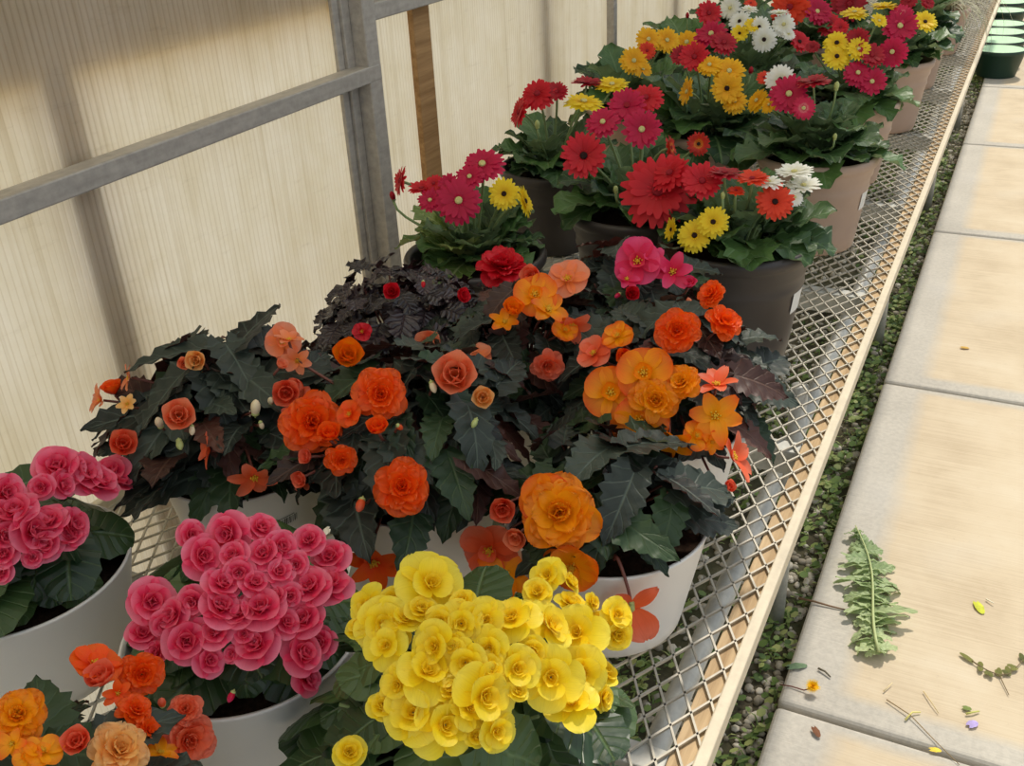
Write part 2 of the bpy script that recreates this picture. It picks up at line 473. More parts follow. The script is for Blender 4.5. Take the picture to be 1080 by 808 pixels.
def bud_mesh(col_mat, cal_mat):
    mb = MB()
    mb.lathe([(.02, 1.0), (.22, .86), (.40, .55), (.44, .2), (.36, -.15), (.25, -.35)], 10, m=0)
    mb.lathe([(.27, -.2), (.36, -.36), (.28, -.5), (.10, -.6), (.05, -.75)], 10, m=1)
    return mb.mesh('bud', [col_mat, cal_mat])
BUDS = {}
def put_bud(root, w, R, n, col, rng=random):
    if col not in BUDS:
        pm = {'green': M['bud_green'], 'cream': M['bud_cream'], 'ger': M['bud_green'], 'gerred': P['ger_dred']}.get(col) or P[col]
        BUDS[col] = bud_mesh(pm, M['bud_green'] if col != 'gerred' else M['leaf_ger'])
    o = link('bud', BUDS[col], root)
    o.location = w - V(root.location)
    o.rotation_mode = 'QUATERNION'; o.rotation_quaternion = frame(n, rng.uniform(0, 6)); o.scale = (R, R, R)
    return o

def stem(root, a, b, bdir, r, mat, name='flower_stem'):
    """curved stem from a to b (world), arriving along bdir"""
    L = (b - a).length
    c1 = a + V((0, 0, L * .45)); c2 = b - bdir.normalized() * min(L * .3, .05)
    pts = []
    for i in range(8):
        t = i / 7
        pts.append(a * (1 - t) ** 3 + c1 * (3 * t * (1 - t) ** 2) + c2 * (3 * t * t * (1 - t)) + b * t ** 3)
    o0 = V(root.location)
    mb = MB(); mb.tube([p - o0 for p in pts], r, r * .85, 6)
    return mb.build(name, mat, root)

# ------------------------------------------------------------------ leaves
def leaf(mb, base, d, n, L, W, kind, droop, tone, rng, N=8, MM=3, m=0):
    d = d.normalized(); n = (n - d * n.dot(d)).normalized(); sd = d.cross(n)
    pos = base.copy(); rows = []
    ph = rng.uniform(0, 6); fold = {'ger': .30, 'wing': .22, 'round': -.10, 'crisp': .1}[kind]
    for i in range(N + 1):
        t = i / N
        a = -droop * t
        dd = d * math.cos(a) + n * math.sin(a); nn = n * math.cos(a) - d * math.sin(a)
        if i: pos = pos + dd * (L / N)
        if kind == 'ger':
            w = math.sin(PI * min(1, (.05 + .92 * t) ** 1.35)) ** .7
            tooth = .14 * (1 if i % 2 else -1) * (0 if i in (0, N) else 1)
        elif kind == 'wing':
            w = 2.35 * (t + .02) ** .42 * (1 - t) ** .92
            tooth = (.11 * (1 if i % 2 else -1) + .09 * math.sin(i * 1.1 + ph)) * (0 if i in (0, N) else 1)
        elif kind == 'crisp':
            w = math.sin(PI * (.1 + .85 * t)) ** .6
            tooth = .22 * (1 if i % 2 else -1)
        else:
            w = math.sin(PI * (.08 + .88 * t)) ** .55
            tooth = .05 * (1 if i % 2 else -1)
        row = []
        for j in range(-MM, MM + 1):
            s = j / MM
            ww = W * w * (1 + (tooth if abs(j) == MM else 0))
            if kind == 'wing': ww *= (1.12 if s > 0 else .88)
            p = pos + sd * (s * ww) + nn * (abs(s) ** 1.3 * ww * fold)
            rip = {'ger': .16, 'wing': .045, 'round': .05, 'crisp': .20}[kind] if kind != 'wing' else .10
            p = p + nn * (rip * W * math.sin(i * 1.9 + s * 3 + ph) * abs(s))
            if kind in ('wing', 'round', 'crisp'):
                p = p - dd * (L * (.22 if kind != 'wing' else .16) * s * s * (1 - t) ** 1.5)
            row.append(mb.vert(p, (s * .5 + .5, t), tone))
        rows.append(row)
    mb.grid(rows, m)

def sph(az, el):
    return V((math.cos(az) * math.cos(el), math.sin(az) * math.cos(el), math.sin(el)))

def gerbera_foliage(root, zr, R, rng, mats, n=44, k_=1.0):
    mb = MB()
    for k in range(n):
        az = k * 2.39996 + rng.uniform(-.3, .3)
        q = k / n
        el = (.36 if k_ < 1.1 else .05) + (.88 if k_ < 1.1 else 1.1) * q + rng.uniform(-.15, .15)
        L = R * k_ * (.92 - .1 * q) * rng.uniform(.75, 1.12)
        d = sph(az, el); nrm = sph(az + rng.uniform(-.5, .5), el + PI / 2)
        b = V((math.cos(az) * .022, math.sin(az) * .022, zr - .01 + rng.uniform(0, .02)))
        pet = L * rng.uniform(.2, .42)
        leaf(mb, b + d * pet, d, nrm, L * .95, L * .34 * rng.uniform(.85, 1.15), 'ger', rng.uniform(.5, 1.5) * (1 - .35 * q), rng.random(), rng, 11, 3, 1 if len(mats) > 1 and math.cos(az + 2.69) > .2 and rng.random() < .75 else 0)  # leaves on the wall side take the painted lit copy
        mb.tube([b, b + d * pet * 1.1], .0042, .003, 5)
    return mb.build('foliage', mats, root)

def dome_foliage(root, zr, rx, rz, rng, mats, kind, n=46, L=.10, W=.035, elmin=-.35, cz=.02):
    mb = MB()
    C = V((0, 0, zr + cz))
    for k in range(n):
        az = k * 2.39996 + rng.uniform(-.3, .3)
        q = (k + .5) / n
        el = math.asin(math.sin(elmin) + (.99 - math.sin(elmin)) * q)
        u = sph(az, el)
        rr = rng.uniform(.60, .96)
        tipc = C + V((u.x * rx, u.y * rx, u.z * rz)) * rr
        out = sph(az + rng.uniform(-.9, .9), rng.uniform(-.7, .35))
        nrm = (u * .7 + V((0, 0, .75)) + V((rng.uniform(-.5, .5), rng.uniform(-.5, .5), 0))).normalized()
        if abs(out.normalized().dot(nrm)) > .9: out = sph(az, -.3)
        l = L * rng.uniform(.75, 1.2)
        leaf(mb, tipc - out * l * .3, out, nrm, l, W * l / L * rng.uniform(.9, 1.15), kind, rng.uniform(.2, .8), rng.random(), rng, 17 if kind == 'wing' else 8, 3, rng.randrange(len(mats)))
    fo = mb.build('foliage', mats, root)
    st = MB()
    for k in range(14):
        az = k * 2.4; u = sph(az, rng.uniform(.1, 1.2))
        a = V((math.cos(az) * .02, math.sin(az) * .02, zr - .03))
        b = C + V((u.x * rx, u.y * rx, u.z * rz)) * .75
        st.tube([a, (a + b) * .5 + V((0, 0, .02)), b], .0026, .0018, 5)
    st.build('stems', M['stem_red'] if kind in ('wing', 'crisp') else M['stem_green'], root)
    return fo

# ------------------------------------------------------------------ pots
def white_pot(root, R, H=.17):
    mb = MB(); w = .003
    rb = R * .76
    mb.lathe([(0.0, .001), (rb - .022, .0), (rb - .008, .003), (rb, .012), (rb + .004, .03), (R - .001, H - .006), (R + .0008, H - .002), (R, H), (R - w, H), (R - w - .002, H - .01), (rb - w + .005, .03), (rb - .02, .02)], 64)
    mb.build('pot', M['white_pot'], root)
    s = MB(); rs = rb + (R - rb) * .80 - .004
    r = s.lathe([(rs, H * .82), (rs * .6, H * .82 + .010), (rs * .2, H * .82 + .014)], 32); s.face(tuple(r[-1]))
    s.build('soil', M['soil'], root)

def nursery_pot(root, R, H, mat):
    mb = MB(); rb = R * .74
    def r_(z): return rb + (R * .945 - rb) * z / H
    mb.lathe([(0, .004), (rb - .012, .004), (rb - .010, 0), (rb - .003, 0), (rb, .006), (r_(.05), .05), (r_(H * .62), H * .62), (r_(H * .66) + .003, H * .66), (r_(H * .69) + .001, H * .69), (r_(H * .76), H * .76), (r_(H * .80) + .004, H * .80), (r_(H - .034) + .003, H - .034), (R - .004, H - .026), (R, H - .020), (R + .001, H - .008), (R - .002, H - .002), (R - .007, H), (R - .013, H - .003), (R - .017, H - .012), (r_(H - .05) - .006, H - .05), (rb - .005, .02)], 64)
    mb.build('pot', mat, root)
    s = MB(); rs = r_(H * .88) - .008
    r = s.lathe([(rs, H * .86), (rs * .6, H * .86 + .012), (rs * .2, H * .86 + .016)], 32); s.face(tuple(r[-1]))
    s.build('soil', M['soil'], root)

def pot_label(root, R, H, ang, z, w, h, bars=True, name='plant_label', nursery=False):
    """a paper label bent round the pot's side, with a printed barcode"""
    rb = R * .76
    def rr(zz):
        if nursery: return R * .74 + R * .205 * zz / H + .001
        return rb + .004 + (R - .001 - rb - .004) * (zz - .03) / (H - .036)
    def patch(mb, a0, a1, z0, z1, off, n=6):
        rows = []
        for zz in (z0, z1):
            rows.append([mb.vert(((rr(zz) + off) * math.cos(a0 + (a1 - a0) * k / n), (rr(zz) + off) * math.sin(a0 + (a1 - a0) * k / n), zz)) for k in range(n + 1)])
        mb.grid(rows)
    mb = MB(); da = w / R / 2
    patch(mb, ang - da, ang + da, z - h / 2, z + h / 2, .0008)
    lo = mb.build(name, M['label'], root)
    if bars:
        b = MB(); rng = random.Random(3)
        x = -.85
        while x < .80:
            bw = rng.choice((.03, .05, .09))
            patch(b, ang + x * da, ang + (x + bw) * da, z - h * .28, z + h * .28, .0014, 1)
            x += bw + rng.choice((.05, .08, .1))
        patch(b, ang - .8 * da, ang + .55 * da, z + h * .36, z + h * .41, .0014, 4)
        b.build('barcode', M['ink'], lo)
    return lo

ZB = .64                                         # bench top
# ------------------------------------------------------------------ flower lists (pixels of the photograph)
def FL(x0, y0, k, rows):
    return [(x0 + r[0] * k, y0 + r[1] * k, r[2] * k) + tuple(r[3:]) for r in rows]

FACES = {'u': (0.12, 1.0, 0), 'c': (1.0, .15, 0), 'd': (.55, .35, 0), 'l': (.35, .25, -1), 'r': (.35, .25, 1), 'h': (.85, -.5, 0)}
CAMX = ROT @ V((1, 0, 0))
def facing(w, norm, f, rng, jit=.28):
    tc = (EYE - w).normalized(); up = V((0, 0, 1))
    if f in FACES:
        a, b, c = FACES[f]
        v = tc * a + up * b + CAMX * c + sph(rng.uniform(0, 6), rng.uniform(-1, 1)) * .12
    else:
        v = tc * .62 + norm * .45 + up * .22 + sph(rng.uniform(0, 6), rng.uniform(-1, 1)) * jit
    return v.normalized()

def dome_hit(px, py, C, rx, rz):
    """the point on the plant's dome seen at that pixel, else the closest one on the ray"""
    r = ray(px, py)
    sc = V((1 / rx, 1 / rx, 1 / rz))
    o = V(((EYE.x - C.x) * sc.x, (EYE.y - C.y) * sc.y, (EYE.z - C.z) * sc.z))
    d = V((r.x * sc.x, r.y * sc.y, r.z * sc.z))
    a = d.dot(d); b = o.dot(d); c = o.dot(o) - 1
    D = b * b - a * c
    t = (-b - math.sqrt(D)) / a if D > 0 else -b / a
    q = o + d * t
    return EYE + r * t, q.length, D > 0, q.normalized()

# ------------------------------------------------------------------ begonias
def begonia(label, x, y, R, flowers, col, foliage, group, seed, dome=(.17, .19), H=.17, **kw):
    rng = random.Random(seed)
    root = thing('potted_begonia', label, 'potted plant', (x, y, ZB + .003), group)
    white_pot(root, R, H)
    foliage(root, rng)
    C = V((x, y, ZB + H + kw.get('cz', .02)))
    for fl in flowers:
        px, py, dia, kind, cc = fl[:5]
        f = fl[5] if len(fl) > 5 else None
        w, ln, hit, nrm = dome_hit(px, py, C, *dome)
        R_ = dia * depth(w) / FPX / 2
        n = facing(w, nrm, f, rng, .62)
        if kind == 'bud':
            put_bud(root, w, R_ * 1.1, (n * .4 + V((rng.uniform(-.4, .4), rng.uniform(-.4, .4), rng.choice((.8, -.6))))).normalized(), cc, rng)
        else:
            put_flower(root, w, R_ * {'rose': 1.22, 'open': 1.3, 'ruffle': 1.14, 'single': 1.18, 'hang': 1.3, 'cup': 1.45}[kind], n, kind, cc, 'stamen' if kind in ('single', 'hang') else None, rng)
        if kw.get('stems'):
            u = (w - C); a = C + V((u.x * .35, u.y * .35, max(-.02, u.z * .3)))
            stem(root, a, w - n * R_ * .1, n, .0022, M['stem_red'])
    return root

pink_l = FL(0, 460, .4305, [(140, 80, 100), (195, 95, 95), (240, 115, 85), (275, 95, 85), (290, 117, 60), (105, 125, 55), (10, 140, 80), (40, 190, 95), (75, 235, 95), (120, 215, 85), (175, 220, 80), (110, 265, 75), (170, 250, 65), (80, 297, 45), (5, 245, 75), (5, 335, 50), (-20, 195, 90), (12, 290, 60), (150, 120, 60)])
pink_l = [f + ('rose', 'pink') for f in pink_l]
pink_c = FL(120, 530, .344, [(355, 95, 120), (270, 165, 115), (235, 100, 75), (370, 165, 85), (450, 85, 95), (460, 160, 95), (510, 140, 95), (600, 120, 85), (665, 170, 100), (505, 215, 80), (385, 215, 85), (560, 190, 70), (605, 265, 115), (660, 260, 120), (455, 330, 125), (330, 255, 100), (245, 300, 85), (115, 305, 120), (325, 325, 115), (90, 405, 90), (190, 345, 95), (155, 370, 75), (225, 425, 125), (315, 400, 90), (385, 345, 85), (525, 370, 80), (590, 360, 105), (440, 440, 125), (290, 485, 85), (135, 460, 75), (575, 465, 120), (635, 430, 90), (587, 543, 90), (540, 285, 70), (400, 405, 65), (365, 465, 50), (430, 250, 80), (500, 290, 60)])
pink_c = [f + ('rose', 'pink') for f in pink_c] + FL(120, 530, .344, [(362, 590, 45, 'bud', 'hotpink')])
yellow = FL(340, 560, .315, [(360, 180, 170), (150, 250, 110), (205, 310, 155), (215, 385, 115), (130, 330, 90), (275, 300, 105), (240, 235, 85), (330, 270, 95), (395, 310, 95), (465, 310, 115), (545, 295, 120), (640, 295, 145), (470, 240, 80), (760, 320, 145), (855, 345, 145), (830, 250, 95), (985, 280, 100), (985, 345, 90), (930, 310, 85), (755, 150, 100), (825, 175, 70), (720, 210, 85), (380, 385, 145), (480, 440, 125), (560, 390, 105), (350, 475, 155), (255, 515, 115), (540, 550, 185), (650, 460, 135), (765, 490, 160), (870, 470, 125), (835, 580, 140), (940, 480, 90), (935, 560, 80), (305, 610, 170), (200, 590, 85), (410, 650, 170), (580, 670, 120), (490, 600, 105), (650, 540, 65), (510, 690, 65), (900, 240, 55), (440, 380, 75), (560, 460, 90), (700, 400, 90), (430, 540, 80), (90, 745, 95)])
yellow = [f + ('open' if f[2] > 30 else 'rose', 'yellow') for f in yellow]
o_front = FL(0, 660, .2222, [(90, 430, 230, 'ruffle', 'yello'), (200, 600, 170, 'single', 'yello'), (60, 560, 130, 'hang', 'yorange'), (560, 600, 260, 'ruffle', 'peach'), (380, 560, 130, 'cup', 'coral'), (450, 190, 230, 'single', 'orange'), (500, 270, 140, 'cup', 'coral'), (670, 230, 190, 'ruffle', 'orange'), (640, 410, 150, 'ruffle', 'orange'), (770, 370, 80, 'bud', 'coral'), (880, 400, 140, 'ruffle', 'coral'), (890, 540, 230, 'ruffle', 'coral'), (760, 610, 150, 'hang', 'yorange'), (130, 620, 120, 'single', 'yello'), (700, 500, 120, 'ruffle', 'orange'), (560, 320, 110, 'hang', 'orange')])
salmon = FL(60, 330, .297, [(800, 105, 120, 'single', 'salmon', 'c'), (855, 170, 85, 'hang', 'salmon'), (790, 195, 45, 'cup', 'salmon'), (500, 165, 70, 'cup', 'peach'), (260, 230, 90, 'hang', 'salmon', 'l'), (160, 310, 100, 'hang', 'salmon', 'l'), (205, 290, 70, 'cup', 'orange'), (250, 325, 60, 'hang', 'peach'), (435, 370, 110, 'cup', 'salmon', 'c'), (235, 470, 95, 'cup', 'coral', 'c'), (545, 490, 100, 'hang', 'coral', 'l'), (700, 580, 130, 'hang', 'coral', 'h'), (815, 280, 95, 'cup', 'coral'), (850, 290, 80, 'hang', 'coral'), (450, 180, 45, 'cup', 'salmon'), (365, 395, 60, 'bud', 'cream'), (480, 412, 45, 'bud', 'cream'), (435, 462, 55, 'bud', 'green'), (705, 345, 75, 'bud', 'cream'), (725, 395, 40, 'bud', 'cream'), (760, 315, 48, 'bud', 'cream'), (572, 468, 40, 'bud', 'green'), (880, 590, 70, 'hang', 'coral')])
orange_m = FL(300, 260, .3217, [(315, 485, 155, 'ruffle', 'orange', 'c'), (90, 580, 180, 'ruffle', 'orange', 'c'), (215, 550, 85, 'single', 'orange'), (25, 575, 65, 'cup', 'coral'), (150, 632, 75, 'cup', 'orange'), (185, 700, 95, 'ruffle', 'orange'), (85, 690, 50, 'cup', 'coral'), (310, 610, 70, 'cup', 'orange'), (385, 790, 170, 'ruffle', 'orange', 'c'), (65, 755, 55, 'cup', 'coral'), (205, 365, 95, 'cup', 'yorange'), (15, 310, 80, 'hang', 'salmon'), (485, 455, 50, 'bud', 'cream'), (65, 480, 80, 'cup', 'coral'), (375, 590, 40, 'bud', 'coral')]) + FL(340, 560, .315, [(170, 100, 160, 'hang', 'orange', 'h')]) + FL(120, 440, .4074, [(640, 222, 50, 'bud', 'coral')])
salm_m = FL(300, 260, .3217, [(560, 430, 135, 'cup', 'salmon', 'c'), (625, 375, 115, 'single', 'salmon'), (490, 335, 95, 'cup', 'salmon'), (650, 495, 70, 'cup', 'peach', 'c'), (625, 575, 42, 'bud', 'green'), (735, 425, 60, 'cup', 'yorange'), (395, 350, 30, 'bud', 'salmon')])
orange_m += salm_m[0:1] + salm_m[3:5]
red_b = FL(300, 260, .3217, [(712, 72, 150, 'ruffle', 'red', 'u'), (570, 165, 50, 'cup', 'red'), (355, 152, 55, 'cup', 'red'), (255, 280, 60, 'single', 'red'), (785, 190, 65, 'cup', 'red'), (455, 120, 30, 'bud', 'red')])
orange_x = FL(460, 250, .3343, [(310, 185, 130, 'single', 'yorange'), (350, 232, 115, 'hang', 'yorange'), (310, 125, 65, 'cup', 'coral'), (415, 135, 125, 'single', 'salmon', 'd'), (215, 270, 80, 'hang', 'yorange'), (235, 240, 65, 'cup', 'yorange'), (430, 275, 100, 'hang', 'coral', 'h'), (405, 295, 80, 'single', 'yorange')]) + salm_m[1:3] + salm_m[5:]
orange_x += FL(460, 250, .3343, [(350, 405, 90, 'ruffle', 'coral')])
yellow_o = FL(460, 250, .3343, [(575, 315, 100, 'single', 'yorange'), (500, 370, 110, 'single', 'coral'), (600, 372, 50, 'cup', 'orange'), (760, 297, 130, 'ruffle', 'orange', 'c'), (870, 183, 85, 'ruffle', 'orange'), (905, 272, 105, 'ruffle', 'orange'), (550, 492, 160, 'single', 'yorange', 'c'), (655, 430, 160, 'single', 'yorange', 'c'), (690, 515, 140, 'ruffle', 'yello', 'c'), (640, 580, 160, 'single', 'yorange', 'c'), (777, 462, 105, 'ruffle', 'yello'), (880, 565, 140, 'hang', 'yorange', 'c'), (885, 470, 110, 'hang', 'coral', 'u'), (735, 640, 120, 'hang', 'yorange', 'h'), (820, 628, 90, 'single', 'yorange'), (930, 695, 140, 'hang', 'coral', 'r'), (870, 645, 70, 'hang', 'yorange'), (232, 437, 65, 'cup', 'yorange'), (915, 790, 40, 'cup', 'coral'), (620, 655, 45, 'bud', 'green'), (660, 665, 40, 'bud', 'green')])
pink_b = FL(460, 250, .3343, [(635, 78, 140, 'single', 'hotpink', 'c'), (688, 70, 80, 'hang', 'hotpink'), (745, 112, 105, 'hang', 'hotpink'), (795, 160, 48, 'cup', 'hotpink'), (800, 213, 45, 'bud', 'salmon'), (600, 135, 65, 'hang', 'hotpink'), (615, 182, 45, 'cup', 'red'), (575, 182, 30, 'bud', 'hotpink')])
front_r = FL(460, 470, .3148, [(412, 228, 235, 'ruffle', 'yello', 'c'), (370, 180, 170, 'single', 'yorange', 'c'), (180, 345, 180, 'single', 'coral'), (230, 440, 170, 'hang', 'yorange', 'd'), (455, 400, 180, 'single', 'yorange', 'h'), (225, 205, 85, 'cup', 'coral'), (275, 300, 75, 'cup', 'salmon')])
front_hang = FL(460, 470, .3148, [(672, 590, 150, 'hang', 'coral', 'h')])

def rieger(root, rng, zr=.17, kwn=60, elmin=.05, rx=.13):
    dome_foliage(root, zr, rx, .13, rng, [M['leaf_rieger']], 'round', kwn, .068, .035, elmin, .0)
def bronze(n=60, L=.085, W=.025, rx=.19, rz=.20, mats=None, elmin=-.35):
    def f(root, rng):
        dome_foliage(root, .17, rx, rz, rng, mats or [M['leaf_bronze']] * 5 + [M['leaf_bgreen'], M['leaf_brown']], 'wing', n, L, W, elmin)
    return f
def black_crisp(root, rng):
    dome_foliage(root, .17, .19, .18, rng, [M['leaf_black']], 'crisp', 190, .050, .020, -.2)

GW = 'begonias in white pots at the near end of the bench'
begonia('pink double begonia in a white pot cut by the left edge of the photo', -1.055, .615, .142, pink_l, 'pink', rieger, GW, 11, (.155, .15))
begonia('pink double begonia in a white pot between the left pink one and the yellow one', -.703, .637, .138, pink_c, 'pink', rieger, GW, 12, (.165, .16))
begonia('yellow double begonia massed with flowers in front of the white pot with orange blooms', -.40, .60, .13, yellow, 'yellow', lambda r_, g_: rieger(r_, g_, .17, 100, -.5, .175), GW, 13, (.15, .155), cz=.05)
begonia('orange, peach and amber begonia in the bottom left corner of the photo', -.665, .325, .12, o_front, 'orange', bronze(34, .075, .024, .125, .15, [M['leaf_bgreen'], M['leaf_bronze']], .0), GW, 14, (.135, .17))
begonia('bronze leaved salmon flowered begonia in a white pot beside the translucent wall', -.95, .935, .12, salmon, 'salmon', bronze(140, .112, .025, .18, .19, None, .13), GW, 15, (.19, .19), stems=True)
mid = begonia('bronze leaved begonia with bright orange double flowers in a white pot with clip-on saucer', -.672, .985, .115, orange_m, 'orange', bronze(145, .098, .025, .195, .19, None, .14), GW, 16, (.20, .18), stems=True)
fr = begonia('yellow-orange begonia with one big rosette in a white pot at the bench edge', -.395, 1.01, .135, front_r, 'yorange', bronze(46, .098, .025, .145, .12, [M['leaf_bgreen'], M['leaf_bronze']], .05), GW, 17, (.16, .15), stems=True)
begonia('begonia with a large cluster of yellow-orange flowers over its white pot by the bench edge', -.40, 1.268, .115, yellow_o, 'yorange', bronze(110, .085, .026, .175, .18, None, .08), GW, 18, (.20, .20), stems=True)
begonia('near-black curly leaved begonia with a few scarlet flowers', -.88, 1.30, .112, red_b, 'red', black_crisp, GW, 19, (.185, .20))
begonia('bronze leaved begonia with loose amber flowers between the near-black and hot pink ones', -.643, 1.275, .112, orange_x, 'yorange', bronze(120, .078, .023, .17, .19, None, -.2), GW, 20, (.17, .21), stems=True)
begonia('hot pink flowered dark leaved begonia in front of the big black gerbera pot', -.56, 1.53, .112, pink_b, 'hotpink', bronze(110, .075, .024, .16, .17, None, -.1), GW, 21, (.17, .19), stems=True)

# hanging flower over the front pot's rim, one thing with its plant
rng0 = random.Random(4)
hm = MB()
petal(hm, -1.15, 1.0, .50, -.15, -.15, .12, .05, 0, 0, 7, 4, 'round', .04, 1)
petal(hm, .72, .95, .20, .25, .3, .5, .05, 0, .3, 6, 2, 'long', .03, 2)
petal(hm, -2.6, .75, .40, .2, -.2, .2, .05, -.05, 0, 6, 3, 'round', .04, 3)
petal(hm, 2.5, .55, .25, .3, .2, .4, .05, .05, .3, 6, 2, 'long', .03, 4)
ho = hm.build('flower', P['coral'], fr)
rr_ = ray(666, 640); w = EYE + rr_ * .6
while math.hypot(w.x + .395, w.y - 1.01) > .152: w = w + rr_ * .004
ho.location = w - V(fr.location)
cx_ = CAMX - CAMX.z * V((0, 0, 1)); tcam = (EYE - w).normalized()
zax = (tcam + V((0, 0, -.25))).normalized(); xax = (CAMX - zax * CAMX.dot(zax)).normalized(); yax = zax.cross(xax)
ho.rotation_mode = 'QUATERNION'; ho.rotation_quaternion = Matrix((xax, yax, zax)).transposed().to_quaternion(); ho.scale = (.046,) * 3
stem(fr, at(648, 590, ZB + .19), w, V((0, 0, -1)), .0026, M['stem_red'])
put_bud(fr, w + V((0, 0, .002)), .011, V((0, 0, -1)), 'green', rng0)

def ang_to_cam(x, y, off=0):
    return math.atan2(-y, -x) + off
# barcode labels and the clip-on saucer
for o in list(COL.objects):
    if o.get('label', '').startswith('bronze leaved salmon'):
        pot_label(o, .12, .17, ang_to_cam(-.95, .935, .42), .108, .045, .022)
pot_label(mid, .115, .17, ang_to_cam(-.672, .985, .12), .062, .062, .020)
mb = MB()
mb.lathe([(.088, .030), (.094, .032), (.118, .010), (.120, .004), (.117, .0), (.08, .0)], 56)
sau = mb.build('saucer', M['white_pot'], mid)
mb = MB()
a0 = ang_to_cam(-.672, .985, .10)
rows = []
for i in range(7):
    q = -1 + i / 3
    hh = math.sqrt(max(0, 1 - q * q)) * .0075
    a = a0 + q * .17
    row = []
    for sg in (-1, 1):
        r = .1065 + sg * hh; z = .0325 + (.0105 - .0325) * (r - .094) / .024 + .0009
        row.append(mb.vert((r * math.cos(a), r * math.sin(a), z)))
    rows.append(row)
mb.grid(rows)
mb.build('drain_slot_shade', M['hole_shade'], sau)  # dark patch laid on the saucer, shade of the slot painted as colour

# ------------------------------------------------------------------ gerberas
K3 = .2786
GF = []
def G(x0, y0, k, rows): GF.extend(FL(x0, y0, k, rows))
D, PL, RD = 'centre_dark', 'centre_pale', 'centre_red'
g1 = FL(360, 120, .26, [(238, 272, 115, 'ger_red', RD, 'l'), (325, 302, 105, 'ger_red', RD, 'u'), (360, 350, 100, 'ger_crim', PL), (375, 282, 80, 'ger_red', RD), (572, 205, 175, 'ger_crim', PL), (520, 255, 115, 'ger_crim', PL), (476, 352, 185, 'ger_crim', PL, 'c'), (435, 285, 85, 'ger_crim', PL), (660, 325, 125, 'ger_yell', D, 'c'), (745, 355, 125, 'ger_yell', D, 'r')])
g2 = FL(500, 0, K3, [(415, 590, 168, 'ger_red', D, 'c'), (635, 490, 145, 'ger_crim', PL, 'c'), (487, 462, 125, 'ger_crim', PL), (578, 400, 135, 'ger_crim', RD), (650, 370, 130, 'ger_red', RD), (850, 545, 85, 'ger_bico', D, 'c'), (745, 558, 85, 'ger_bico', RD, 'r')])
g3 = FL(500, 0, K3, [(240, 355, 135, 'ger_red', RD), (170, 425, 110, 'ger_red', RD, 'l'), (312, 348, 85, 'ger_dred', RD), (428, 315, 115, 'ger_dred', RD, 'u'), (415, 385, 150, 'ger_yell', PL, 'u'), (522, 320, 125, 'ger_yell', PL, 'u')])
g4 = FL(600, 150, .3093, [(305, 165, 250, 'ger_red', RD), (455, 132, 130, 'ger_red', RD), (345, 105, 140, 'ger_red', RD), (530, 105, 115, 'ger_dred', RD, 'u'), (625, 125, 110, 'ger_oran', RD, 'u'), (570, 165, 60, 'ger_oran', RD, 'u'), (703, 203, 122, 'ger_oran', D, 'c'), (428, 318, 112, 'ger_yell', D, 'c'), (492, 272, 105, 'ger_yell', D, 'c'), (350, 298, 80, 'ger_yell', D, 'l'), (768, 102, 122, 'ger_whit', PL, 'u'), (800, 148, 112, 'ger_whit', PL, 'u'), (680, 135, 105, 'ger_whit', PL, 'u'), (770, 187, 65, 'ger_whit', PL)])
g5 = FL(780, 60, .1732, [(248, 138, 178, 'ger_whit', D, 'c'), (150, 125, 90, 'ger_oran', RD), (300, 225, 225, 'ger_crim', PL), (390, 312, 140, 'ger_pink', PL), (450, 148, 205, 'ger_dred', RD, 'u'), (105, 265, 150, 'ger_gold', PL), (180, 292, 110, 'ger_gold', PL)])
G(500, 0, K3, [(605, 230, 105, 'ger_gold', PL), (660, 148, 95, 'ger_gold', PL), (730, 152, 95, 'ger_gold', PL), (805, 160, 105, 'ger_gold', PL), (655, 192, 65, 'ger_oran', RD), (640, 262, 70, 'ger_gold', PL)])
G(700, 0, .16667, [(150, 580, 175, 'ger_gold', PL, 'l'), (290, 410, 155, 'ger_gold', PL), (415, 450, 190, 'ger_gold', PL), (400, 560, 195, 'ger_gold', D), (450, 640, 160, 'ger_gold', PL), (300, 215, 205, 'ger_crim', PL), (380, 270, 170, 'ger_dred', RD), (285, 85, 160, 'ger_red', RD), (195, 360, 185, 'ger_red', RD), (110, 350, 130, 'ger_dred', RD), (420, 52, 135, 'ger_whit', PL), (540, 58, 115, 'ger_whit', PL, 'u'), (480, 135, 135, 'ger_whit', D), (635, 250, 155, 'ger_whit', D, 'c'), (605, 170, 130, 'ger_whit', D), (730, 85, 130, 'ger_whit', PL, 'u'), (760, 155, 145, 'ger_whit', PL), (480, 212, 115, 'ger_yell', D), (560, 160, 100, 'ger_yell', PL), (858, 265, 155, 'ger_red', D), (940, 292, 90, 'ger_dred', RD), (800, 45, 240, 'ger_oran', RD), (970, 75, 180, 'ger_crim', PL), (550, 20, 80, 'ger_oran', RD), (790, 215, 90, 'ger_whit', PL)])
